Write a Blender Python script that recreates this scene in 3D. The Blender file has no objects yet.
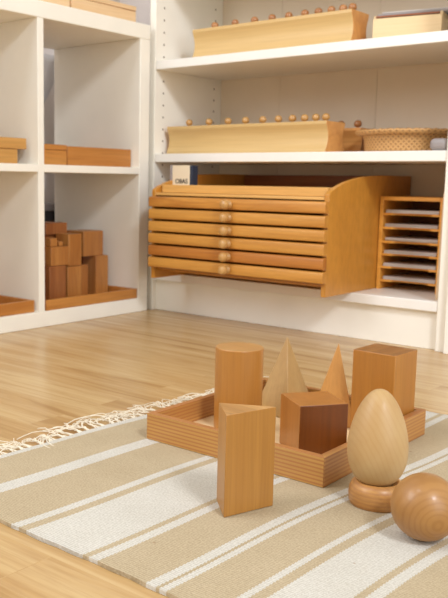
import bpy, bmesh, math, random
from mathutils import Vector, Matrix
random.seed(7)
PI = math.pi
S = bpy.context.scene
COL = S.collection

# ------------------------------------------------------------------ helpers
def lin(c):
    r = []
    for v in c[:3]:
        v /= 255.0
        r.append(v/12.92 if v <= 0.04045 else ((v+0.055)/1.055)**2.4)
    return (r[0], r[1], r[2], 1.0)

def link(o, parent=None):
    COL.objects.link(o)
    if parent is not None:
        o.parent = parent
    return o

def obj(name, bm, mat, parent=None, bevel=0.0, seg=2, smooth=True, angle=35):
    bmesh.ops.recalc_face_normals(bm, faces=bm.faces[:])
    me = bpy.data.meshes.new(name)
    bm.to_mesh(me); bm.free()
    me.materials.append(mat)
    o = bpy.data.objects.new(name, me)
    link(o, parent)
    if smooth:
        for p in me.polygons: p.use_smooth = True
        for e in me.edges: e.use_edge_sharp = False
        bm2 = bmesh.new(); bm2.from_mesh(me)
        for e in bm2.edges:
            if len(e.link_faces) == 2 and e.calc_face_angle(0) > math.radians(angle):
                e.smooth = False
        bm2.to_mesh(me); bm2.free()
    if bevel > 0:
        m = o.modifiers.new('bevel', 'BEVEL')
        m.width = bevel; m.segments = seg; m.limit_method = 'ANGLE'; m.angle_limit = math.radians(30)
        m.harden_normals = False
    return o

def tag(o, label, cat, group=None, kind=None):
    o['label'] = label; o['category'] = cat
    if group: o['group'] = group
    if kind: o['kind'] = kind
    return o

def struct(o):
    o['kind'] = 'structure'; return o

def thing(name, label, cat, loc=(0, 0, 0), rz=0.0, group=None):
    o = bpy.data.objects.new(name, None)
    o.empty_display_size = 0.02
    link(o); o.location = loc; o.rotation_euler = (0, 0, rz)
    return tag(o, label, cat, group)

def box(bm, x0, x1, y0, y1, z0, z1, M=None):
    vs = [bm.verts.new((x, y, z)) for z in (z0, z1) for x, y in ((x0, y0), (x1, y0), (x1, y1), (x0, y1))]
    if M is not None:
        for v in vs: v.co = M @ v.co
    for f in ((0, 3, 2, 1), (4, 5, 6, 7), (0, 1, 5, 4), (1, 2, 6, 5), (2, 3, 7, 6), (3, 0, 4, 7)):
        bm.faces.new([vs[i] for i in f])
    return bm

def B(*a): return box(bmesh.new(), *a)

def prism(bm, pts, z0, z1):
    lo = [bm.verts.new((x, y, z0)) for x, y in pts]; hi = [bm.verts.new((x, y, z1)) for x, y in pts]
    n = len(pts)
    bm.faces.new(lo[::-1]); bm.faces.new(hi)
    for i in range(n):
        bm.faces.new((lo[i], lo[(i+1) % n], hi[(i+1) % n], hi[i]))
    return bm

def extrude_x(bm, prof, x0, x1):            # prof = list of (y, z)
    a = [bm.verts.new((x0, y, z)) for y, z in prof]; b = [bm.verts.new((x1, y, z)) for y, z in prof]
    n = len(prof)
    bm.faces.new(a); bm.faces.new(b[::-1])
    for i in range(n):
        bm.faces.new((a[i], b[i], b[(i+1) % n], a[(i+1) % n]))
    return bm

def lathe(bm, prof, n=48, c=(0, 0, 0), axis='Z', sx=1, sy=1):
    rings = []
    for r, h in prof:
        if r < 1e-6:
            ring = [(0, 0, h)]
        else:
            ring = [(r*sx*math.cos(2*PI*i/n), r*sy*math.sin(2*PI*i/n), h) for i in range(n)]
        vs = []
        for x, y, z in ring:
            if axis == 'Y': x, y, z = x, -z, y
            vs.append(bm.verts.new((x+c[0], y+c[1], z+c[2])))
        rings.append(vs)
    for a, b in zip(rings, rings[1:]):
        if len(a) == 1 and len(b) == 1: continue
        for i in range(n):
            j = (i+1) % n
            if len(a) == 1: bm.faces.new((a[0], b[i], b[j]))
            elif len(b) == 1: bm.faces.new((a[i], a[j], b[0]))
            else: bm.faces.new((a[i], a[j], b[j], b[i]))
    if len(rings[0]) > 1: bm.faces.new(rings[0][::-1])
    if len(rings[-1]) > 1: bm.faces.new(rings[-1])
    return bm

# ------------------------------------------------------------------ materials
def newmat(name):
    m = bpy.data.materials.new(name); m.use_nodes = True
    nt = m.node_tree; nt.nodes.clear()
    out = nt.nodes.new('ShaderNodeOutputMaterial'); bs = nt.nodes.new('ShaderNodeBsdfPrincipled')
    nt.links.new(bs.outputs[0], out.inputs[0])
    return m, nt, bs

def N(nt, typ, **kw):
    n = nt.nodes.new(typ)
    for k, v in kw.items():
        if k.startswith('i_'):
            n.inputs[k[2:].replace('_', ' ')].default_value = v
        else: setattr(n, k, v)
    return n

def ramp(nt, stops, interp='LINEAR'):
    r = nt.nodes.new('ShaderNodeValToRGB'); cr = r.color_ramp; cr.interpolation = interp
    cr.elements[0].position = stops[0][0]; cr.elements[0].color = stops[0][1]
    cr.elements[1].position = stops[-1][0]; cr.elements[1].color = stops[-1][1]
    for p, c in stops[1:-1]:
        e = cr.elements.new(p); e.color = c
    return r

def mixc(nt, fac, a, b, mode='MIX'):
    m = nt.nodes.new('ShaderNodeMix'); m.data_type = 'RGBA'; m.blend_type = mode; m.clamp_factor = True
    for sock, v in ((m.inputs[0], fac), (m.inputs[6], a), (m.inputs[7], b)):
        if hasattr(v, 'is_linked') or hasattr(v, 'links'): nt.links.new(v, sock)
        else: sock.default_value = v
    return m.outputs[2]

def paint(name, c, rough=0.45, bump=0.0, spec=0.5):
    m, nt, bs = newmat(name)
    tc = N(nt, 'ShaderNodeTexCoord')
    no = N(nt, 'ShaderNodeTexNoise', i_Scale=9.0, i_Detail=4.0)
    nt.links.new(tc.outputs['Object'], no.inputs['Vector'])
    c2 = tuple(max(0, v-4) for v in c)
    r = ramp(nt, [(0.35, lin(c2)), (0.65, lin(c))])
    nt.links.new(no.outputs['Fac'], r.inputs[0]); nt.links.new(r.outputs[0], bs.inputs['Base Color'])
    bs.inputs['Roughness'].default_value = rough
    bs.inputs['Specular IOR Level'].default_value = spec
    return m

def wood(name, light, dark, axis='Z', fine=260.0, stretch=0.04, contrast=1.0, rough=0.42, bands=0.0, band_scale=90.0,
         band_axis='Z', band_col=None, figure=0.35, coat=0.15):
    """grain lines run along the local axis"""
    m, nt, bs = newmat(name)
    tc = N(nt, 'ShaderNodeTexCoord'); oi = N(nt, 'ShaderNodeObjectInfo')
    off = N(nt, 'ShaderNodeVectorMath', operation='SCALE'); off.inputs[0].default_value = (3.1, 5.7, 4.3)
    nt.links.new(oi.outputs['Random'], off.inputs['Scale'])
    add = N(nt, 'ShaderNodeVectorMath', operation='ADD')
    nt.links.new(tc.outputs['Object'], add.inputs[0]); nt.links.new(off.outputs[0], add.inputs[1])
    mp = N(nt, 'ShaderNodeMapping')
    sc = [1, 1, 1]; sc['XYZ'.index(axis)] = stretch
    mp.inputs['Scale'].default_value = sc
    nt.links.new(add.outputs[0], mp.inputs['Vector'])
    n1 = N(nt, 'ShaderNodeTexNoise', i_Scale=fine, i_Detail=3.0, i_Roughness=0.6)
    n2 = N(nt, 'ShaderNodeTexNoise', i_Scale=fine*0.14, i_Detail=4.0, i_Roughness=0.55, i_Distortion=0.6)
    for n in (n1, n2): nt.links.new(mp.outputs[0], n.inputs['Vector'])
    mid = tuple((a+b)/2 for a, b in zip(light, dark))
    r2 = ramp(nt, [(0.5-0.22/max(contrast, .3), lin(dark)), (0.5, lin(mid)), (0.5+0.18/max(contrast, .3), lin(light))])
    nt.links.new(n2.outputs['Fac'], r2.inputs[0])
    d2 = tuple(v*0.82 for v in dark)
    r1 = ramp(nt, [(0.42, (1, 1, 1, 1)), (0.72, (0, 0, 0, 1))])
    nt.links.new(n1.outputs['Fac'], r1.inputs[0])
    mm = N(nt, 'ShaderNodeMath', operation='MULTIPLY_ADD'); mm.inputs[1].default_value = -figure; mm.inputs[2].default_value = figure
    nt.links.new(r1.outputs[0], mm.inputs[0])
    col = mixc(nt, mm.outputs[0], r2.outputs[0], lin(d2))
    if bands > 0:
        w = N(nt, 'ShaderNodeTexWave', wave_type='BANDS', bands_direction=band_axis, i_Scale=band_scale, i_Distortion=2.2,
              i_Detail=2.0, i_Detail_Scale=0.6)
        nt.links.new(mp.outputs[0], w.inputs['Vector'])
        rw = ramp(nt, [(0.25, (1, 1, 1, 1)), (0.6, (0, 0, 0, 1))])
        nt.links.new(w.outputs['Fac'], rw.inputs[0])
        mb = N(nt, 'ShaderNodeMath', operation='MULTIPLY'); mb.inputs[1].default_value = bands
        nt.links.new(rw.outputs[0], mb.inputs[0])
        col = mixc(nt, mb.outputs[0], col, lin(band_col or d2))
    nt.links.new(col, bs.inputs['Base Color'])
    bs.inputs['Roughness'].default_value = rough
    bs.inputs['Coat Weight'].default_value = coat; bs.inputs['Coat Roughness'].default_value = 0.25
    bp = N(nt, 'ShaderNodeBump', i_Strength=0.06, i_Distance=0.001)
    nt.links.new(n1.outputs['Fac'], bp.inputs['Height']); nt.links.new(bp.outputs[0], bs.inputs['Normal'])
    return m

def ringwood(name, light, dark, scale, dist=1.2, amount=0.5, rough=0.35, center=(0, 0, 0), coat=0.3, stretch=(1, 1, 0.25)):
    """turned wood: growth rings about the local z axis"""
    m, nt, bs = newmat(name)
    tc = N(nt, 'ShaderNodeTexCoord'); mp = N(nt, 'ShaderNodeMapping')
    mp.inputs['Location'].default_value = center; mp.inputs['Scale'].default_value = stretch
    nt.links.new(tc.outputs['Object'], mp.inputs['Vector'])
    w = N(nt, 'ShaderNodeTexWave', wave_type='RINGS', rings_direction='SPHERICAL', i_Scale=scale, i_Distortion=dist, i_Detail=2.0, i_Detail_Scale=1.2)
    nt.links.new(mp.outputs[0], w.inputs['Vector'])
    n = N(nt, 'ShaderNodeTexNoise', i_Scale=16.0, i_Detail=5.0)
    nt.links.new(tc.outputs['Object'], n.inputs['Vector'])
    r = ramp(nt, [(0.0, lin(dark)), (0.5, lin(light)), (1.0, lin(light))])
    nt.links.new(w.outputs['Fac'], r.inputs[0])
    r2 = ramp(nt, [(0.35, lin(dark)), (0.62, lin(light))]); nt.links.new(n.outputs['Fac'], r2.inputs[0])
    col = mixc(nt, amount, r2.outputs[0], r.outputs[0])
    nt.links.new(col, bs.inputs['Base Color'])
    bs.inputs['Roughness'].default_value = rough; bs.inputs['Coat Weight'].default_value = coat
    bs.inputs['Coat Roughness'].default_value = 0.18
    return m

WHITE = paint('white_lacquer', (251, 247, 235), 0.4)
BACKP = paint('white_back_board', (240, 225, 203), 0.6)
SHELFW = paint('white_shelf_foil', (246, 243, 236), 0.35)
def drilled():
    """white panel drilled with two columns of shelf pin holes"""
    m = paint('white_drilled_panel', (251, 247, 235), 0.4); nt = m.node_tree
    bs = [n for n in nt.nodes if n.type == 'BSDF_PRINCIPLED'][0]
    base = bs.inputs['Base Color'].links[0].from_socket
    tc = N(nt, 'ShaderNodeTexCoord'); sx = N(nt, 'ShaderNodeSeparateXYZ'); nt.links.new(tc.outputs['Object'], sx.inputs[0])
    def mt(op, a, b=None):
        n = N(nt, 'ShaderNodeMath', operation=op)
        for i, v in enumerate((a, b)):
            if v is None: continue
            if isinstance(v, (int, float)): n.inputs[i].default_value = v
            else: nt.links.new(v, n.inputs[i])
        return n.outputs[0]
    dz = mt('MULTIPLY', mt('SUBTRACT', mt('FRACT', mt('DIVIDE', sx.outputs[2], .032)), .5), .032)
    d1 = mt('SUBTRACT', sx.outputs[1], .035); d2 = mt('SUBTRACT', sx.outputs[1], .262)
    dy = mt('MINIMUM', mt('ABSOLUTE', d1), mt('ABSOLUTE', d2))
    dd = mt('SQRT', mt('ADD', mt('MULTIPLY', dz, dz), mt('MULTIPLY', dy, dy)))
    k = mt('LESS_THAN', dd, .0028)
    nt.links.new(mixc(nt, k, base, lin((120, 108, 92))), bs.inputs['Base Color'])
    return m
SIDE = drilled()
WALL = paint('lavender_grey_wall', (230, 221, 216), 0.8)
PAPER = paint('paper_white', (206, 198, 192), 0.7)
GREY = paint('grey_cover', (158, 150, 148), 0.5)
CREAM = paint('cream_card', (238, 222, 192), 0.6)
NAVY = paint('navy_cover', (42, 52, 72), 0.5)
INK = paint('black_ink', (40, 36, 32), 0.6)
CLOTHW = paint('white_cloth', (226, 224, 226), 0.8)
DARKB = paint('dark_bag', (60, 58, 58), 0.7)

W_CAB = wood('honey_drawer_pine', (213, 154, 70), (192, 128, 50), 'X', 240, .05, rough=.42, coat=.12)
W_CABR = wood('reddish_drawer_pine', (195, 126, 51), (162, 94, 34), 'X', 240, .05, rough=.42, coat=.12)
W_CABTOP = wood('figured_drawer_pine', (212, 149, 67), (176, 110, 42), 'X', 200, .09, contrast=1.5, rough=.35, coat=.12)
W_PLY = wood('honey_plywood', (209, 146, 58), (193, 130, 47), 'Z', 120, .3, contrast=.7, rough=.4, coat=.25)
W_RAIL = wood('light_pine_rail', (232, 183, 106), (218, 164, 88), 'X', 240, .05)
W_BACK = wood('reddish_back_board', (168, 100, 54), (140, 78, 40), 'X', 200, .06)
W_KNOB = wood('beech_knob', (206, 160, 96), (188, 138, 75), 'Z', 160, .3, rough=.3, coat=.4)
W_BLOCK = wood('pale_beech_block', (219, 186, 128), (207, 171, 109), 'X', 260, .03, figure=.2)
W_DARKKNOB = wood('brown_knob', (189, 131, 78), (164, 107, 59), 'Z', 160, .3, rough=.3, coat=.4)
W_BLOCKEND = wood('tan_beech_block', (226, 166, 96), (202, 138, 74), 'X', 260, .03, figure=.2)
W_PALE = wood('pale_birch_box', (241, 214, 168), (229, 196, 145), 'X', 220, .05, figure=.15)
W_PALEY = wood('pale_birch_box_long', (238, 205, 162), (224, 184, 135), 'Y', 220, .05, figure=.15)
W_RACK = wood('birch_rack', (250, 183, 84), (229, 158, 64), 'X', 220, .06)
W_BOARD = wood('pale_board', (226, 196, 158), (210, 178, 138), 'Z', 220, .06)
W_TRAYY = wood('orange_pine_tray', (204, 142, 70), (180, 112, 46), 'Y', 200, .05)
W_TRAYY2 = wood('light_box_pine', (211, 160, 90), (192, 138, 69), 'Y', 200, .05)
W_BRICK = wood('brown_prism_wood', (194, 134, 69), (166, 103, 48), 'Z', 180, .08)
W_BRICK2 = wood('dark_prism_wood', (172, 110, 60), (140, 80, 40), 'Z', 180, .08)

W_FTX = wood('striped_tray_wood_x', (199, 152, 83), (182, 132, 68), 'X', 300, .03, bands=.75, band_scale=64, band_axis='Z', band_col=(166, 104, 56), figure=.3)
W_FTY = wood('striped_tray_wood_y', (196, 146, 81), (179, 126, 65), 'Y', 300, .03, bands=.75, band_scale=64, band_axis='Z', band_col=(166, 104, 56), figure=.3)
W_FTB = wood('tray_base_plywood', (243, 215, 170), (230, 196, 147), 'X', 240, .05, figure=.15)
W_PRISM = wood('honey_beech', (178, 127, 58), (163, 111, 47), 'Z', 300, .03, figure=.3, contrast=.6, coat=.2)
W_CYL = wood('cylinder_beech', (181, 125, 54), (168, 111, 46), 'Z', 300, .03, figure=.25, contrast=.6, coat=.25)
W_BOX = wood('box_beech', (179, 120, 47), (165, 106, 38), 'Z', 300, .04, figure=.3, contrast=.6, coat=.2)
W_END = wood('walnut_end_grain', (170, 120, 64), (139, 90, 45), 'Y', 220, .05, figure=.45)
W_ENDL = wood('light_end_grain', (200, 155, 97), (169, 122, 68), 'X', 220, .08, figure=.5)
W_CUBE = wood('cube_beech', (172, 113, 50), (158, 101, 42), 'Z', 300, .06, figure=.2)
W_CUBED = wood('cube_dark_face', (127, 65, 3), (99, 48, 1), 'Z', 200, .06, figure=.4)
W_PYR = wood('pale_pyramid_maple', (184, 149, 91), (173, 133, 77), 'Z', 300, .04, figure=.25)
W_PYR2 = wood('tan_pyramid_beech', (210, 154, 83), (193, 135, 68), 'Z', 300, .05, figure=.25)
W_DISC = wood('ring_stand_oak', (201, 151, 85), (179, 123, 65), 'X', 260, .05, figure=.4, bands=.35, band_scale=70, band_axis='Z', band_col=(160, 104, 66))
R_EGG = ringwood('egg_maple', (192, 160, 110), (182, 144, 92), 70, 2.0, .22, .5, center=(0.05, 0.06, 0.05), coat=.06, stretch=(1, 1, .5))
R_SPH = ringwood('ball_beech', (174, 127, 70), (150, 103, 50), 85, 1.4, .30, .45, center=(0, 0, 0), coat=.2, stretch=(1, 1, .3))

def split_faces(o, mat, test):
    """give faces whose local normal passes the test another wood (end grain)"""
    o.data.materials.append(mat)
    for p in o.data.polygons:
        if test(p.normal): p.material_index = 1

# floor: laminate strips running along x
def floor_mat():
    m, nt, bs = newmat('oak_laminate')
    tc = N(nt, 'ShaderNodeTexCoord')
    br = N(nt, 'ShaderNodeTexBrick', offset=0.37, offset_frequency=2, i_Scale=1.0, i_Mortar_Size=0.0006, i_Mortar_Smooth=0.3,
           i_Brick_Width=0.95, i_Row_Height=0.068)
    br.inputs['Color1'].default_value = (0, 0, 0, 1); br.inputs['Color2'].default_value = (1, 1, 1, 1)
    br.inputs['Mortar'].default_value = (0.45, 0.45, 0.45, 1)
    nt.links.new(tc.outputs['Object'], br.inputs['Vector'])
    mp = N(nt, 'ShaderNodeMapping'); mp.inputs['Scale'].default_value = (0.07, 1, 1)
    # shift each strip so that the grain does not run through
    sep = N(nt, 'ShaderNodeVectorMath', operation='SCALE'); sep.inputs['Scale'].default_value = 3.0
    nt.links.new(br.outputs['Color'], sep.inputs[0])
    ad = N(nt, 'ShaderNodeVectorMath', operation='ADD')
    nt.links.new(tc.outputs['Object'], ad.inputs[0]); nt.links.new(sep.outputs[0], ad.inputs[1])
    nt.links.new(ad.outputs[0], mp.inputs['Vector'])
    n1 = N(nt, 'ShaderNodeTexNoise', i_Scale=22.0, i_Detail=5.0, i_Roughness=0.55, i_Distortion=0.9)
    n2 = N(nt, 'ShaderNodeTexNoise', i_Scale=170.0, i_Detail=3.0, i_Roughness=0.6)
    for n in (n1, n2): nt.links.new(mp.outputs[0], n.inputs['Vector'])
    r1 = ramp(nt, [(0.30, lin((154, 116, 68))), (0.44, lin((186, 150, 98))), (0.62, lin((202, 173, 124)))])
    nt.links.new(n1.outputs['Fac'], r1.inputs[0])
    rp = ramp(nt, [(0.0, lin((180, 143, 95))), (1.0, lin((206, 177, 128)))])
    nt.links.new(br.outputs['Color'], rp.inputs[0])
    col = mixc(nt, 0.13, r1.outputs[0], rp.outputs[0])
    r2 = ramp(nt, [(0.46, (0, 0, 0, 1)), (0.72, (1, 1, 1, 1))]); nt.links.new(n2.outputs['Fac'], r2.inputs[0])
    mf = N(nt, 'ShaderNodeMath', operation='MULTIPLY'); mf.inputs[1].default_value = 0.42
    nt.links.new(r2.outputs[0], mf.inputs[0])
    col = mixc(nt, mf.outputs[0], col, lin((160, 120, 76)))
    mo = N(nt, 'ShaderNodeMath', operation='MULTIPLY'); mo.inputs[1].default_value = 0.05
    nt.links.new(br.outputs['Fac'], mo.inputs[0])
    col = mixc(nt, mo.outputs[0], col, lin((140, 96, 58)))
    nt.links.new(col, bs.inputs['Base Color'])
    bs.inputs['Roughness'].default_value = 0.27; bs.inputs['Specular IOR Level'].default_value = 0.5
    bp = N(nt, 'ShaderNodeBump', i_Strength=0.05, i_Distance=0.001)
    nt.links.new(n2.outputs['Fac'], bp.inputs['Height']); nt.links.new(bp.outputs[0], bs.inputs['Normal'])
    return m

def rug_mat():
    m, nt, bs = newmat('striped_cotton_weave')
    tc = N(nt, 'ShaderNodeTexCoord'); sx = N(nt, 'ShaderNodeSeparateXYZ')
    nt.links.new(tc.outputs['Object'], sx.inputs[0])
    # slow wander of the stripes across the rug plus a stepped weave edge
    def math(op, a, b=None, c=None):
        n = N(nt, 'ShaderNodeMath', operation=op)
        for i, v in enumerate((a, b, c)):
            if v is None: continue
            if isinstance(v, (int, float)): n.inputs[i].default_value = v
            else: nt.links.new(v, n.inputs[i])
        return n.outputs[0]
    X, Y = sx.outputs[0], sx.outputs[1]
    lean = math('MULTIPLY', math('ADD', Y, 1.05), 0.085)
    wob = math('MULTIPLY', math('SINE', math('MULTIPLY_ADD', Y, 11.5, math('MULTIPLY', X, 3.0))), 0.0055)
    st = math('MULTIPLY', math('SUBTRACT', math('FRACT', math('MULTIPLY', Y, 190.0)), 0.5), 0.0016)
    u = math('ADD', math('SUBTRACT', math('SUBTRACT', X, lean), wob), st)
    t = math('DIVIDE', math('SUBTRACT', u, 0.66), 1.0)       # 0.66 .. 1.66 -> 0..1
    white = lin((208, 205, 196)); tan = lin((188, 172, 143)); tan2 = lin((182, 166, 136))
    edges = [(0.0, white), (.696, tan), (.772, white), (.782, tan2), (.7845, white), (.795, tan), (.876, white), (.889, tan), (.900, white),
             (.982, tan), (.990, white), (1.0005, tan), (1.066, white), (1.0765, tan2), (1.0790, white), (1.0895, tan),
             (1.139, white), (1.148, tan), (1.158, white), (1.2145, tan), (1.2215, white), (1.2325, tan), (1.33, white), (1.352, tan)]
    stops = [(0.0, white)] + [(e-0.66, c) for e, c in edges[1:]]
    r = ramp(nt, stops, 'CONSTANT'); nt.links.new(t, r.inputs[0])
    # weave: fine ribs
    wv = N(nt, 'ShaderNodeTexWave', wave_type='BANDS', bands_direction='Y', i_Scale=110.0, i_Distortion=3.0, i_Detail=2.0, i_Detail_Scale=3.0)
    mp = N(nt, 'ShaderNodeMapping'); mp.inputs['Scale'].default_value = (1.0, 1.0, 1.0)
    nt.links.new(tc.outputs['Object'], mp.inputs['Vector']); nt.links.new(mp.outputs[0], wv.inputs['Vector'])
    no = N(nt, 'ShaderNodeTexNoise', i_Scale=420.0, i_Detail=2.0); nt.links.new(tc.outputs['Object'], no.inputs['Vector'])
    nb = N(nt, 'ShaderNodeTexNoise', i_Scale=14.0, i_Detail=4.0); nt.links.new(tc.outputs['Object'], nb.inputs['Vector'])
    h = math('ADD', math('MULTIPLY', wv.outputs['Fac'], 0.5), no.outputs['Fac'])
    rr = ramp(nt, [(0.50, (0.74, 0.71, 0.66, 1)), (0.95, (1.08, 1.08, 1.08, 1))]); nt.links.new(h, rr.inputs[0])
    col = mixc(nt, 0.75, r.outputs[0], rr.outputs[0], 'MULTIPLY')
    rb = ramp(nt, [(0.3, (0.93, 0.92, 0.90, 1)), (0.7, (1, 1, 1, 1))]); nt.links.new(nb.outputs['Fac'], rb.inputs[0])
    col = mixc(nt, 1.0, col, rb.outputs[0], 'MULTIPLY')
    # a few stray dark flecks in the yarn
    vo = N(nt, 'ShaderNodeTexVoronoi', i_Scale=22.0); nt.links.new(tc.outputs['Object'], vo.inputs['Vector'])
    rf = ramp(nt, [(0.030, (1, 1, 1, 1)), (0.045, (0, 0, 0, 1))]); nt.links.new(vo.outputs['Distance'], rf.inputs[0])
    mf = math('MULTIPLY', rf.outputs[0], 0.6)
    col = mixc(nt, mf, col, lin((150, 120, 88)))
    nt.links.new(col, bs.inputs['Base Color'])
    bs.inputs['Roughness'].default_value = 0.95; bs.inputs['Specular IOR Level'].default_value = 0.1
    bp = N(nt, 'ShaderNodeBump', i_Strength=0.5, i_Distance=0.0012)
    nt.links.new(h, bp.inputs['Height']); nt.links.new(bp.outputs[0], bs.inputs['Normal'])
    return m

def basket_mat():
    m, nt, bs = newmat('woven_cane')
    tc = N(nt, 'ShaderNodeTexCoord'); sx = N(nt, 'ShaderNodeSeparateXYZ'); nt.links.new(tc.outputs['Object'], sx.inputs[0])
    def math(op, a, b=None):
        n = N(nt, 'ShaderNodeMath', operation=op)
        for i, v in enumerate((a, b)):
            if v is None: continue
            if isinstance(v, (int, float)): n.inputs[i].default_value = v
            else: nt.links.new(v, n.inputs[i])
        return n.outputs[0]
    ang = math('MULTIPLY', math('ARCTAN2', sx.outputs[1], sx.outputs[0]), 0.1)
    a = math('SINE', math('MULTIPLY', math('ADD', ang, sx.outputs[2]), 560.0))
    b = math('SINE', math('MULTIPLY', math('SUBTRACT', ang, sx.outputs[2]), 560.0))
    h = math('MULTIPLY', math('ADD', math('MAXIMUM', a, b), 1.0), 0.5)
    r = ramp(nt, [(0.2, lin((166, 120, 70))), (0.85, lin((208, 160, 100)))]); nt.links.new(h, r.inputs[0])
    nt.links.new(r.outputs[0], bs.inputs['Base Color']); bs.inputs['Roughness'].default_value = 0.6
    bp = N(nt, 'ShaderNodeBump', i_Strength=0.6, i_Distance=0.002); nt.links.new(h, bp.inputs['Height']); nt.links.new(bp.outputs[0], bs.inputs['Normal'])
    return m

# ------------------------------------------------------------------ setting
FLOOR = floor_mat()
struct(obj('floor', B(-0.45, 4.2, -4.2, 0.33, -0.05, 0.0), FLOOR))
struct(obj('wall_left', B(-0.53, -0.45, -4.2, 0.41, -0.05, 2.6), WALL))
struct(obj('wall_back', B(-0.45, 4.2, 0.33, 0.41, -0.05, 2.6), WALL))

# ------------------------------------------------------------------ bookcase
ZA, ZB, ZC, TH = .674, .429, .1076, .0225
W, PT, DEP = .815, .020, .302
def bookcase(x0, y0, label, full=True):
    t = thing('bookcase', label, 'bookcase', (x0, y0, 0))
    for k, (a, b) in enumerate(((-PT, 0), (W, W+PT))):
        obj('side_panel', B(a, b, 0, DEP, 0, 2.02), SIDE, t, .0012)
    bm = bmesh.new()
    bx = [0, .205, .500, W]
    for a, b in zip(bx, bx[1:]):
        box(bm, a+.0004, b-.0004, DEP-.006, DEP-.002, .085, 2.0)
    obj('back_panel', bm, BACKP, t)
    obj('plinth', B(0, W, .016, .032, 0, ZC-TH), WHITE, t, .001)
    hs = (ZC, ZB, ZA, .925, 1.18, 1.44, 1.71) if full else (ZC, .62, 1.02, 1.36, 1.7)
    for z in hs:
        obj('shelf', B(0.0006, W-.0006, 0.0015, DEP-.006, z-TH, z), SHELFW, t, .0015)
    obj('top_panel', B(0, W, 0, DEP-.006, 1.998, 2.02), WHITE, t, .001)
    return t
bookcase(0, 0, 'tall white bookcase holding the drawer cabinet, basket and knobbed blocks')
bookcase(.8385+PT, -.012, 'second white bookcase at the far right edge, only its side post showing', False)

# ------------------------------------------------------------------ cube shelf unit on the left
XF, XB = -.002, -.339
t = thing('cube_shelf', 'white open-backed cube shelf unit standing left of the bookcase', 'shelf unit', (0, 0, 0))
YE = -.019
obj('side_panel', B(XB, XF, YE-.038, YE, .038, .7257), WHITE, t, .0015)
obj('side_panel', B(XB, XF, -.783, -.745, .038, .7257), WHITE, t, .0015)
obj('bottom_panel', B(XB, XF, -.783, YE, 0, .038), WHITE, t, .0015)
obj('top_panel', B(XB, XF+.0005, -.783, YE+.0005, .7257, .764), WHITE, t, .002)
obj('divider_panel', B(XB, XF-.0005, -.4105, -.392, .038, .7257), WHITE, t, .001)
obj('shelf', B(XB, XF-.0005, -.392, -.057, .373, .391), WHITE, t, .001)
obj('shelf', B(XB, XF-.0005, -.745, -.4105, .373, .391), WHITE, t, .001)

# --- boxes on top of it
def lidded_box(y0, y1, x0, x1, z0, h, label, knob):
    t = thing('wooden_box', label, 'box', ((x0+x1)/2, (y0+y1)/2, z0), 0, 'pale wooden boxes on top of the cube shelf')
    hx, hy = (x1-x0)/2, (y1-y0)/2
    obj('body', B(-hx, hx, -hy, hy, 0, h*.72), W_PALEY, t, .0015)
    obj('lid', B(-hx-.001, hx+.001, -hy-.001, hy+.001, h*.745, h), W_PALEY, t, .002)
    obj('lining', B(-hx+.002, hx-.002, -hy+.002, hy-.002, h*.71, h*.75), W_BACK, t)
    if knob:
        obj('knob', lathe(bmesh.new(), [(.004, h), (.004, h+.004), (.008, h+.009), (.008, h+.015), (.004, h+.019), (0, h+.0195)], 20, (0, .01, 0)), W_CABR, t)
lidded_box(-.275, -.043, -.19, -.032, .7642, .047, 'pale wooden box with lid on the cube shelf top, the one nearer the bookcase', True)
lidded_box(-.520, -.279, -.19, -.034, .7642, .050, 'pale wooden box with lid on the cube shelf top, the one farther left', False)

# --- open trays and boxes in the cells
def open_tray(name, label, cat, x0, x1, y0, y1, z0, h, mat, wall=.009, group=None, base=None, matx=None, bev=.0012):
    cx, cy = (x0+x1)/2, (y0+y1)/2; hx, hy = (x1-x0)/2, (y1-y0)/2
    t = thing(name, label, cat, (cx, cy, z0), 0, group)
    obj('base', B(-hx+wall*.5, hx-wall*.5, -hy+wall*.5, hy-wall*.5, 0.0005, .006), base or mat, t)
    w = wall; g = .00015
    obj('side_wall', prism(bmesh.new(), [(hx, -hy+g), (hx, hy-g), (hx-w, hy-w-g), (hx-w, -hy+w+g)], 0, h), mat, t, bev)
    obj('side_wall', prism(bmesh.new(), [(-hx, hy-g), (-hx, -hy+g), (-hx+w, -hy+w+g), (-hx+w, hy-w-g)], 0, h), mat, t, bev)
    obj('side_wall', prism(bmesh.new(), [(-hx+g, -hy), (hx-g, -hy), (hx-w-g, -hy+w), (-hx+w+g, -hy+w)], 0, h), matx or mat, t, bev)
    obj('side_wall', prism(bmesh.new(), [(hx-g, hy), (-hx+g, hy), (-hx+w+g, hy-w), (hx-w-g, hy-w)], 0, h), matx or mat, t, bev)
    return t
open_tray('wooden_tray', 'long orange pine tray in the upper right cube, reaching to its right side', 'tray', -.24, -.030, -.292, -.060, .391, .0475, W_TRAYY)
t = thing('wooden_box', 'shorter orange pine box beside the long tray in the upper right cube', 'box', (-.11, -.341, .391))
obj('body', B(-.085, .083, -.044, .044, 0, .036), W_TRAYY, t, .0015)
obj('lid', B(-.086, .084, -.0445, .0445, .0365, .0495), W_TRAYY, t, .0015)
t = thing('wooden_box', 'light wooden box at the bottom of the pair in the upper left cube', 'box', (-.11, -.575, .391), 0, 'stacked boxes in the upper left cube')
obj('body', B(-.08, .076, -.13, .129, 0, .0345), W_TRAYY2, t, .0015)
t = thing('wooden_box', 'wider light wooden box on top of the pair in the upper left cube', 'box', (-.11, -.575, .4256), 0, 'stacked boxes in the upper left cube')
obj('body', B(-.085, .08, -.15, .153, 0, .0255), W_TRAYY2, t, .002)
open_tray('wooden_tray', 'low orange tray holding brown wooden prisms in the lower right cube', 'tray', -.315, -.0045, -.3865, -.0580, .038, .026, W_TRAYY)
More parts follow.
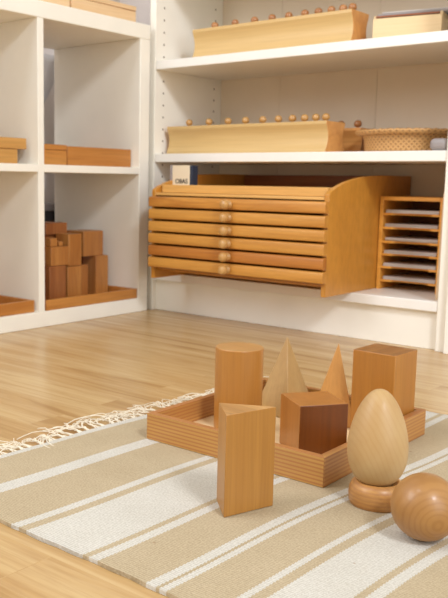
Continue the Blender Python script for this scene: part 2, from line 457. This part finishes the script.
open_tray('wooden_tray', 'low empty orange tray in the lower left cube', 'tray', -.315, -.012, -.735, -.4165, .038, .029, W_TRAYY)

# --- brown prisms in the tray (front vertical corner x,y ; sizes along x and y ; z ; height)
ZT = .0445
def brick(label, x1, y0, sx, sy, z0, h, mat, rz=0):
    t = obj('wooden_prism', B(-sx, 0, 0, sy, 0, h), mat, None, .0012)
    t.location = (x1, y0, z0); t.rotation_euler = (0, 0, rz)
    tag(t, label, 'wooden prism', 'brown wooden prisms in the lower cube tray')
brick('upright brown prism at the right end of the front row in the cube tray', -.100, -.122, .052, .048, ZT, .106, W_BRICK)
brick('upright brown prism second from the right in the front row of the tray', -.090, -.207, .060, .046, ZT, .086, W_BRICK)
brick('upright brown prism third from the right in the front row of the tray', -.062, -.262, .055, .050, ZT, .088, W_BRICK)
brick('upright brown prism at the left end of the front row by the divider', -.055, -.330, .060, .056, ZT, .094, W_BRICK2)
brick('dark brown prism standing hidden behind the front row, carrying the top right block', -.165, -.115, .080, .050, ZT, .1055, W_BRICK2)
brick('tan block lying on top at the right of the prism pile', -.105, -.164, .070, .075, ZT+.1062, .068, W_BRICK)
brick('tall tan prism standing on the middle of the front row', -.072, -.249, .050, .046, ZT+.0885, .083, W_BRICK)
brick('small brown prism lying on the front row beside the divider', -.058, -.322, .055, .060, ZT+.0945, .048, W_BRICK)
brick('tiny brown prism on the small prism, right of the pair near the divider', -.066, -.288, .022, .014, ZT+.143, .012, W_BRICK)
brick('tiny brown prism on the small prism, left of the pair near the divider', -.064, -.318, .022, .022, ZT+.143, .021, W_BRICK)
brick('dark brown prism standing tall behind the pile next to the divider', -.135, -.300, .060, .090, ZT, .168, W_BRICK2)
brick('dark brown block at the very top left of the prism pile', -.125, -.280, .075, .075, ZT+.1685, .030, W_BRICK2)

# --- things glimpsed behind the open-backed unit
bm = bmesh.new()
rows = []
for i in range(9):
    z = .55+.17*i/8; ye = -.075+.105*(i/8)**.7
    rows.append([(-.395+.006*math.sin(j*1.7+i*.4), -.26+(ye+.26)*j/6, z) for j in range(7)])
vv = [[bm.verts.new(p) for p in r] for r in rows]
for a, b in zip(vv, vv[1:]):
    for j in range(6): bm.faces.new((a[j], a[j+1], b[j+1], b[j]))
bmesh.ops.translate(bm, verts=bm.verts, vec=(.395, 0, -.55))
o = obj('hanging_cloth', bm, CLOTHW); o.location = (-.395, 0, .55)
md = o.modifiers.new('solid', 'SOLIDIFY'); md.thickness = .004
tag(o, 'white cloth hanging behind the upper right cube', 'cloth')
t = thing('storage_box', 'dark storage box with a grey lid behind the lower right cube', 'box', (-.396, -.03, 0))
obj('body', B(-.045, .035, -.10, .10, 0, .262), DARKB, t, .004)
obj('lid', B(-.047, .037, -.102, .102, .2625, .285), GREY, t, .003)

# ------------------------------------------------------------------ cylinder blocks with knobbed cylinders
def cyl_block(label, x0, x1, y0, y1, z0, h, mat, mend):
    d = y1-y0; L = x1-x0
    t = thing('cylinder_block', label, 'cylinder block', (x0, (y0+y1)/2, z0))
    prof = [(-d/2, 0), (-d/2, h*.10)]
    for i in range(1, 10):
        a = i/10
        prof.append((-d/2+.010*math.sin(PI*a)**.8, h*(.10+.78*a)))
    prof += [(-d/2, h*.90), (-d/2, h)]
    full = prof + [(-y, z) for y, z in prof[::-1]]
    o = obj('body', extrude_x(bmesh.new(), full, 0, L), mat, t, .001, angle=25)
    split_faces(o, mend, lambda n: abs(n.x) > .9)
    return t
def knob_bm(r):
    return lathe(bmesh.new(), [(r*1.25, 0), (r*1.25, .0012), (r*.5, .0016), (r*.42, .004)] +
                 [(r*math.cos(a), .004+r*.8+r*math.sin(a)) for a in [(-.28+.68*i/9)*PI*.9 for i in range(1, 9)]] + [(0, .004+r*1.8)], 20)
ORD = ['first', 'second', 'third', 'fourth', 'fifth', 'sixth', 'seventh', 'eighth', 'ninth', 'tenth']
def knobs(xs, y, z, r, mat, where, group):
    first = None
    for i, x in enumerate(xs):
        if first is None:
            o = first = obj('knobbed_cylinder', knob_bm(r), mat)
        else:
            o = first.copy(); link(o)
        o.location = (x, y, z)
        tag(o, ORD[i] + ' round wooden knob from the left on the ' + where, 'knob', group)
cyl_block('pale wooden cylinder block on the top visible bookcase shelf', .0853, .552, .05, .135, ZA, .0795, W_BLOCK, W_BLOCKEND)
knobs([.127, .193, .254, .307, .356, .402, .440, .475, .506, .531], .0925, ZA+.0797, .0098, W_DARKKNOB, 'upper shelf block', 'knobs on the upper shelf block')
cyl_block('pale wooden cylinder block in front on the middle bookcase shelf', .019, .510, .03, .12, ZB, .0735, W_BLOCK, W_BLOCKEND)
knobs([.060, .128, .191, .247, .300, .347, .388, .423, .4545, .482], .075, ZB+.0737, .0096, W_KNOB, 'front block of the middle shelf', 'knobs on the middle shelf front block')
cyl_block('darker wooden cylinder block behind the front one on the middle shelf', .035, .530, .16, .245, ZB, .064, W_BLOCKEND, W_BLOCKEND)
knobs([.075+.0474*i for i in range(10)], .20, ZB+.0642, .0098, W_DARKKNOB, 'rear block of the middle shelf', 'knobs on the middle shelf rear block')

# ------------------------------------------------------------------ box with lid on the top shelf
t = thing('wooden_box', 'pale birch box under a grey plastic cover on the upper bookcase shelf', 'box', (.600, .062, ZA), math.radians(11))
bm = bmesh.new()
box(bm, 0, .152, 0, .006, 0, .053); box(bm, 0, .152, .114, .12, 0, .053); box(bm, 0, .006, .006, .114, 0, .060); box(bm, .146, .152, .006, .114, 0, .060)
box(bm, .006, .146, .006, .114, 0, .005)
obj('body', bm, W_PALE, t, .0008)
obj('lid', B(.0065, .1455, -.001, .119, .0545, .058), W_BACK, t)
t = thing('plastic_cover', 'grey translucent plastic folder lying on the pale birch box', 'folder', (.598, .07, ZA+.0605), math.radians(11))
bm = bmesh.new()
box(bm, .004, .205, .012, .135, 0, .006)
obj('body', bm, GREY, t, .003)
bm = bmesh.new(); box(bm, .012, .195, .02, .13, .0065, .011)
obj('sheet', bm, PAPER, t, .002)

# ------------------------------------------------------------------ basket and grey dish
t = thing('woven_basket', 'shallow round woven cane basket on the middle bookcase shelf', 'basket', (.663, .150, ZB))
BM_ = basket_mat()
prof = [(0, 0.0005), (.098, 0.0005), (.102, .004), (.104, .030), (.107, .036), (.107, .0395), (.100, .038), (.096, .008), (0, .006)]
obj('bowl', lathe(bmesh.new(), prof, 72), BM_, t)
rim = [(.105, .0385), (.114, .0395), (.122, .042), (.125, .046), (.124, .050), (.118, .0515), (.108, .049), (.103, .045)]
bm = bmesh.new(); n = 96; rr = []
for i in range(n):
    a = 2*PI*i/n; w = .0010*math.sin(a*36)
    rr.append([bm.verts.new(((r+w)*math.cos(a), (r+w)*math.sin(a), z+w)) for r, z in rim])
for i in range(n):
    for j in range(len(rim)):
        k = (j+1) % len(rim)
        bm.faces.new((rr[i][j], rr[(i+1) % n][j], rr[(i+1) % n][k], rr[i][k]))
obj('rim', bm, BM_, t)
t = tag(obj('folded_cloth', B(-.020, .020, -.04, .04, 0, .026), GREY, None, .010, 4), 'small grey folded cloth at the right end of the middle shelf', 'cloth')
t.location = (.7925, .045, ZB)

# ------------------------------------------------------------------ drawer cabinet
t = thing('drawer_cabinet', 'honey wood cabinet of six shallow drawers jutting out of the bookcase', 'cabinet', (.353, 0, ZC))
x0, x1 = .0985-.353, .6095-.353
def cab_side(a, b):
    prof = [(-.119, 0), (-.119, .225), (-.113, .2300), (-.096, .2375), (-.075, .2445), (-.05, .2510), (-.02, .2570), (.017, .2625), (.06, .2668), (.12, .2695), (.29, .2705), (.29, 0), (.0, 0), (-.045, 0)]
    return extrude_x(bmesh.new(), prof, a, b)
obj('side_panel', cab_side(x0, x0+.012), W_PLY, t, .0012)
obj('side_panel', cab_side(x1-.012, x1), W_PLY, t, .0012)
obj('back_panel', B(x0+.0125, x1-.0125, .270, .282, .01, .2695), W_BACK, t, .001)
obj('bottom_board', B(x0+.0125, x1-.0125, -.105, .269, .020, .026), W_PLY, t)
obj('top_board', B(x0+.0125, x1-.0125, -.119, .269, .2125, .2195), W_RAIL, t, .0012)
bm = bmesh.new(); box(bm, x0+.016, x1-.016, -.098, -.086, .2200, .2395); box(bm, x0+.016, x1-.016, .075, .085, .2200, .2395)
box(bm, x0+.016, x0+.026, -.086, .075, .2200, .2395); box(bm, x1-.026, x1-.016, -.086, .075, .2200, .2395); box(bm, x0+.026, x1-.026, -.086, .075, .2200, .2370)
obj('display_tray', bm, W_RAIL, t, .001)
PIT = .0306
for i in range(6):
    zc = .2100-i*PIT
    mt = W_CABR if i == 4 else (W_CABTOP if i == 0 else W_CAB)
    bm = bmesh.new()
    prof = [(-.121, zc-.0262), (-.1345, zc-.0260), (-.1372, zc-.0250), (-.1380, zc-.022), (-.1382, zc-.006), (-.1370, zc-.002), (-.1345, zc-.0003), (-.121, zc)]
    extrude_x(bm, prof, x0+.006, x1+.002)
    box(bm, x0+.016, x1-.016, -.119, .24, zc-.0235, zc-.004)
    d = obj('drawer', bm, mt, t, .001)
    if i == 4: d['label'] = 'darker reddish drawer'
    r = .0088
    kp = [(1.12*a, 1.1*b) for a, b in [(.0062, 0), (.0085, .0015), (.0085, .004), (.0048, .0075), (.0052, .010), (.0085, .0125), (.0102, .0165), (.0100, .0205), (.0075, .0245), (.003, .0262), (0, .0265)]]
    obj('knob', lathe(bmesh.new(), kp, 24, (.004, -.1382, zc-.0135), 'Y'), W_KNOB, d)

# small box with letters standing on the cabinet
t = thing('card_box', 'small cream card box lettered in black, standing on the cabinet top', 'box', (.1015, -.052, ZC+.2372))
obj('body', B(.008, .066, 0, .022, 0, .0520), CREAM, t, .0008)
obj('spine', B(0, .0078, -.0005, .0225, 0, .0525), GREY, t, .0008)
obj('cover', B(.0662, .0745, -.0005, .0225, 0, .0520), NAVY, t, .0008)
cu = bpy.data.curves.new('lettering', 'FONT'); cu.body = 'OBAS'; cu.size = .0165; cu.extrude = .0002; cu.align_x = 'CENTER'; cu.offset = .0003
lt = bpy.data.objects.new('lettering', cu); link(lt)
bpy.context.view_layer.update()
me = bpy.data.meshes.new_from_object(lt.evaluated_get(bpy.context.evaluated_depsgraph_get()))
bpy.data.objects.remove(lt)
lt = link(bpy.data.objects.new('lettering', me), t); me.materials.clear(); me.materials.append(INK)
lt.location = (.039, -.0003, .006); lt.rotation_euler = (PI/2, 0, 0)

# ------------------------------------------------------------------ paper rack
RX0, RX1, RY, RH = .6115, .7655, .120, .2205
t = thing('paper_rack', 'birch letter rack with six shelves of paper beside the drawer cabinet', 'rack', (RX0, RY, ZC))
w = RX1-RX0
obj('side_panel', B(0, .009, 0, .165, 0, RH), W_RACK, t, .0008)
obj('side_panel', B(w-.007, w, 0, .165, 0, RH), W_RACK, t, .0008)
obj('top_panel', B(.0092, w-.0072, 0, .165, RH-.009, RH), W_RACK, t, .0008)
obj('back_panel', B(.0092, w-.0092, .160, .165, 0, RH-.0095), W_BACK, t)
SZ = [.182, .149, .116, .086, .0555, .0235]
for z in SZ:
    pts = [(.0093, 0), (.032, 0), (.040, .010), (.048, .014), (w-.040, .014), (w-.032, .010), (w-.024, 0), (w-.0073, 0), (w-.0073, .159), (.0093, .159)]
    obj('shelf', prism(bmesh.new(), pts, z-.005, z), W_RACK, t)
NAMES = ['topmost', 'second from the top', 'third from the top', 'third from the bottom', 'second from the bottom', 'lowest']
for i, z in enumerate(SZ):
    bm = bmesh.new(); zz = 0.0002
    for k in range(4):
        dx, dy = random.uniform(-.0015, .0015), random.uniform(-.002, .002)
        box(bm, .015+dx, w-.010+dx, .004+dy, .15+dy, zz, zz+.0017); zz += .0018
    o = obj('paper_stack', bm, PAPER); o.location = (RX0, RY, ZC+z)
    tag(o, 'stack of white paper in the letter rack, ' + NAMES[i], 'paper stack', 'paper stacks in the letter rack')
bm = B(0, .006, 0, .23, 0, .232)
o = obj('wooden_board', bm, W_BOARD, None, .001); o.location = (.797, .030, ZC+.0002); o.rotation_euler = (0, math.radians(1.0), 0)
tag(o, 'thin pale wooden board standing between the letter rack and bookcase side', 'board')

# ------------------------------------------------------------------ rug
RT = .0045
RUGM = rug_mat()
RY0, RY1, RXA, RXB = -1.2075, -.490, .697, 2.05
t = thing('rug', 'tan and white striped cotton rug with a knotted fringe on the floor', 'rug', (0, 0, 0))
bm = bmesh.new(); nx, ny = 150, 80
def edgew(s, k): return .0007*math.sin(s*37+k)+.0006*math.sin(s*131+2*k)
top = []; bot = []
for i in range(nx+1):
    ta, tb = [], []
    for j in range(ny+1):
        u, v = i/nx, j/ny
        y = RY0+(RY1-RY0)*v; xa = RXA-.005+.06*(y+1.0)+edgew(y, 1)+.004*math.sin(y*11.5+2)
        x = xa+(RXB-xa)*u
        yy = y+(1-v)*edgew(x, 2)+v*edgew(x, 5)-.012*(1-v)*max(0, x-.95)
        ta.append(bm.verts.new((x, yy, RT))); tb.append(bm.verts.new((x, yy, .0004)))
    top.append(ta); bot.append(tb)
for i in range(nx):
    for j in range(ny):
        bm.faces.new((top[i][j], top[i+1][j], top[i+1][j+1], top[i][j+1]))
        bm.faces.new((bot[i][j], bot[i][j+1], bot[i+1][j+1], bot[i+1][j]))
for i in range(nx):
    bm.faces.new((bot[i][0], bot[i+1][0], top[i+1][0], top[i][0])); bm.faces.new((bot[i+1][ny], bot[i][ny], top[i][ny], top[i+1][ny]))
for j in range(ny):
    bm.faces.new((bot[0][j+1], bot[0][j], top[0][j], top[0][j+1])); bm.faces.new((bot[nx][j], bot[nx][j+1], top[nx][j+1], top[nx][j]))
obj('woven_body', bm, RUGM, t)
FR = paint('cotton_fringe', (234, 224, 203), .9, spec=.1)
bm = bmesh.new()
def strand(bm, pts, r):
    ring = []
    for k, p in enumerate(pts):
        d = Vector(pts[min(k+1, len(pts)-1)])-Vector(pts[max(k-1, 0)]); d.normalize()
        a = d.cross(Vector((0, 0, 1))); a = a.normalized() if a.length > 1e-4 else Vector((1, 0, 0)); b = a.cross(d)
        ring.append([bm.verts.new(Vector(p)+(a*math.cos(q*2*PI/5)+b*math.sin(q*2*PI/5))*r) for q in range(5)])
    for A, C in zip(ring, ring[1:]):
        for q in range(5): bm.faces.new((A[q], A[(q+1) % 5], C[(q+1) % 5], C[q]))
    bm.faces.new(ring[0][::-1]); bm.faces.new(ring[-1])
y = RY0+.004
while y < RY1-.004:
    lean = random.uniform(-.55, .55)
    xa = RXA-.005+.06*(y+1.0)+edgew(y, 1)+.004*math.sin(y*11.5+2)
    L0 = random.uniform(.018, .056)
    kx, ky = xa-random.uniform(.007, .012), y+lean*.010
    for s in range(random.choice((4, 5, 6))):
        ys = y+random.uniform(-.0055, .0055); a = lean+random.uniform(-.75, .75); L = L0*random.uniform(.75, 1.2); cv = random.uniform(-34, 34)
        pts = [(xa+.004, ys, .0033), (xa-.004, (ys+ky)/2, .0048), (kx, ky+random.uniform(-.0012, .0012), .0035+random.uniform(0, .003))]
        for q in range(1, 7):
            f = q/6; l = L*f
            pts.append((kx-l*math.cos(a+cv*l), ky+l*math.sin(a+cv*l), .0025+.006*math.sin(f*PI)*random.uniform(.3, 1.0)))
        strand(bm, pts, random.uniform(.0005, .0008))
    y += random.uniform(.0115, .0195)
fr = obj('fringe', bm, FR, t); fr['kind'] = 'stuff'; fr['label'] = 'cream knotted cotton fringe'

# ------------------------------------------------------------------ the tray and the solids
TX0, TX1, TY0, TY1 = .7815, 1.0575, -.8985, -.6130
TB = RT+.0005
tr = open_tray('wooden_tray', 'square striped-grain wooden tray on the rug holding the solids', 'tray', TX0, TX1, TY0, TY1, TB, .0365, W_FTY, .0095, None, W_FTB, W_FTX, .0004)
Z0 = TB+.0064            # tray floor
# cylinder
o = obj('wooden_cylinder', lathe(bmesh.new(), [(.0339, 0), (.0339, .1160)], 96), W_CYL, None, .0012)
split_faces(o, W_ENDL, lambda n: abs(n.z) > .9)
o.location = (.8521, -.7831, Z0); tag(o, 'upright wooden cylinder standing at the back of the tray', 'wooden cylinder')
# pyramids
def pyramid(pts, h):
    bm = bmesh.new(); b = [bm.verts.new((x, y, 0)) for x, y in pts]; a = bm.verts.new((0, 0, h))
    bm.faces.new(b[::-1])
    for i in range(len(b)): bm.faces.new((b[i], b[(i+1) % len(b)], a))
    return bm
def ngon(R, angs): return [(R*math.cos(math.radians(a)), R*math.sin(math.radians(a))) for a in angs]
o = obj('wooden_pyramid', pyramid(ngon(.0475, (307, 37, 127, 217)), .1172), W_PYR, None, .0008)
o.location = (.8588, -.6685, Z0); tag(o, 'pale square wooden pyramid behind the cube, beside the cylinder', 'wooden pyramid')
o = obj('wooden_pyramid', pyramid(ngon(.0400, (222, 342, 102)), .1192), W_PYR2, None, .0008)
o.location = (.9434, -.6652, Z0); tag(o, 'tan three-sided wooden pyramid between the cube and the tall block', 'wooden pyramid')
# rectangular prism
s = .0646
o = obj('rectangular_prism', B(-s/2, s/2, -s/2, s/2, 0, .1170), W_BOX, None, .0010)
split_faces(o, W_END, lambda n: n.z > .9)
o.location = (1.0125, -.6580, Z0); o.rotation_euler = (0, 0, math.radians(-2)); tag(o, 'tall square wooden block in the far right corner of the tray', 'wooden block')
# cube
s = .0660
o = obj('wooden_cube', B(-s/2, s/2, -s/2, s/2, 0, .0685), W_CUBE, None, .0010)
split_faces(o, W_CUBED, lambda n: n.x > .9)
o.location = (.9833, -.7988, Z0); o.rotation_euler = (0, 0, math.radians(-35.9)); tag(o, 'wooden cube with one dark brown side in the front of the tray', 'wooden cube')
# triangular prism
P3 = [(.9878, -1.0123), (1.0236, -1.0470), (1.0436, -.9830)]
c = (1.0166, -1.0107)
o = obj('triangular_prism', prism(bmesh.new(), [(x-c[0], y-c[1]) for x, y in P3], 0, .1120), W_PRISM, None, .0007)
split_faces(o, W_ENDL, lambda n: n.z > .9)
o.location = (c[0], c[1], RT+.0003); tag(o, 'upright triangular wooden prism on the rug in front of the tray', 'wooden prism')
# ring stand and egg
st = obj('ring_stand', lathe(bmesh.new(), [(.0298, 0), (.0312, .003), (.0317, .011), (.0311, .0170), (.0290, .0222), (.0255, .0258), (.0228, .0264), (.0205, .0250), (.0150, .0190), (0, .0180)], 72), W_DISC)
st.location = (1.1241, -0.8958, RT+.0003); tag(st, 'round turned wooden stand under the egg', 'stand')
prof = []; H = .1110; R = .0334
for i in range(33):
    th = PI*i/32
    z = (1-math.cos(th))/2
    r = math.sin(th)**.93*(1.0+.22*math.cos(th)-.02)*.985
    prof.append((max(r*R, 0 if i in (0, 32) else 1e-4), z*H))
prof[0] = (0, 0); prof[-1] = (0, H)
eg = obj('wooden_egg', lathe(bmesh.new(), prof, 72), R_EGG, None, 0, angle=80)
eg.location = (1.1223, -0.8971, RT+.0003+.0188); tag(eg, 'pale wooden egg standing upright on its round stand', 'wooden egg')
# ball
r = .0336
bm = bmesh.new(); bmesh.ops.create_uvsphere(bm, u_segments=72, v_segments=36, radius=r)
sp = obj('wooden_ball', bm, R_SPH, None, 0, angle=80)
sp.location = (1.2030, -.9528, RT+r+.0002)
sp.rotation_mode = 'QUATERNION'; sp.rotation_quaternion = Vector((.697, -.688, -.185)).to_track_quat('Z', 'Y')
tag(sp, 'polished wooden ball on the rug at the right beside the egg', 'wooden ball')

# ------------------------------------------------------------------ light
wd = bpy.data.worlds.new('room_light'); S.world = wd; wd.use_nodes = True
bg = wd.node_tree.nodes['Background']; bg.inputs[0].default_value = (1.0, .91, .76, 1); bg.inputs[1].default_value = 0.57
def area(name, loc, target, size, e, col):
    l = bpy.data.lights.new(name, 'AREA'); l.energy = e; l.color = col; l.shape = 'SQUARE'; l.size = size
    o = bpy.data.objects.new(name, l); link(o); o.location = loc
    o.rotation_euler = (Vector(target)-Vector(loc)).to_track_quat('-Z', 'Y').to_euler()
area('ceiling_lamp_right', (3.2, -2.0, 2.5), (.2, -.3, .4), .6, 58, (.95, 1, 1.08))
area('ceiling_lamp_left', (.5, -1.9, 2.5), (.2, -.2, .4), .45, 8, (.95, 1, 1.08))
area('fill_right', (4.1, -1.8, 1.3), (0, -.4, .4), 2.0, 34, (.95, 1, 1.08))  # added soft fill that brightens the right-facing fronts, no real window there
area('window_left', (-.25, -2.3, 1.5), (1.1, -.8, .1), 1.0, 28, (.95, 1, 1.08))

# ------------------------------------------------------------------ camera
f, yaw, pit, rol = 834.8596, -0.7036, 0.1402, 0.0152
C = Vector((1.5196, -1.7312, .3573))
F = Vector((math.sin(yaw)*math.cos(pit), math.cos(yaw)*math.cos(pit), -math.sin(pit)))
Rr = Vector((math.cos(yaw), -math.sin(yaw), 0)); U = Rr.cross(F)
R2 = Rr*math.cos(rol)+U*math.sin(rol); U2 = -Rr*math.sin(rol)+U*math.cos(rol)
cd = bpy.data.cameras.new('camera'); cam = bpy.data.objects.new('camera', cd); link(cam)
cam.matrix_world = Matrix(((R2.x, U2.x, -F.x, C.x), (R2.y, U2.y, -F.y, C.y), (R2.z, U2.z, -F.z, C.z), (0, 0, 0, 1)))
cd.sensor_fit = 'VERTICAL'; cd.sensor_height = 36.0; cd.lens = f/598*36.0
cd.shift_x = (224-166.19)/598; cd.shift_y = -(299-298.47)/598
cd.clip_start = .05
cd.dof.use_dof = True; cd.dof.focus_distance = .93; cd.dof.aperture_fstop = 15.0
S.camera = cam
S.view_settings.view_transform = 'Standard'; S.view_settings.look = 'None'; S.view_settings.exposure = 0.06; S.view_settings.gamma = 1.0
try: S.view_settings.use_curve_mapping = False
except Exception: pass
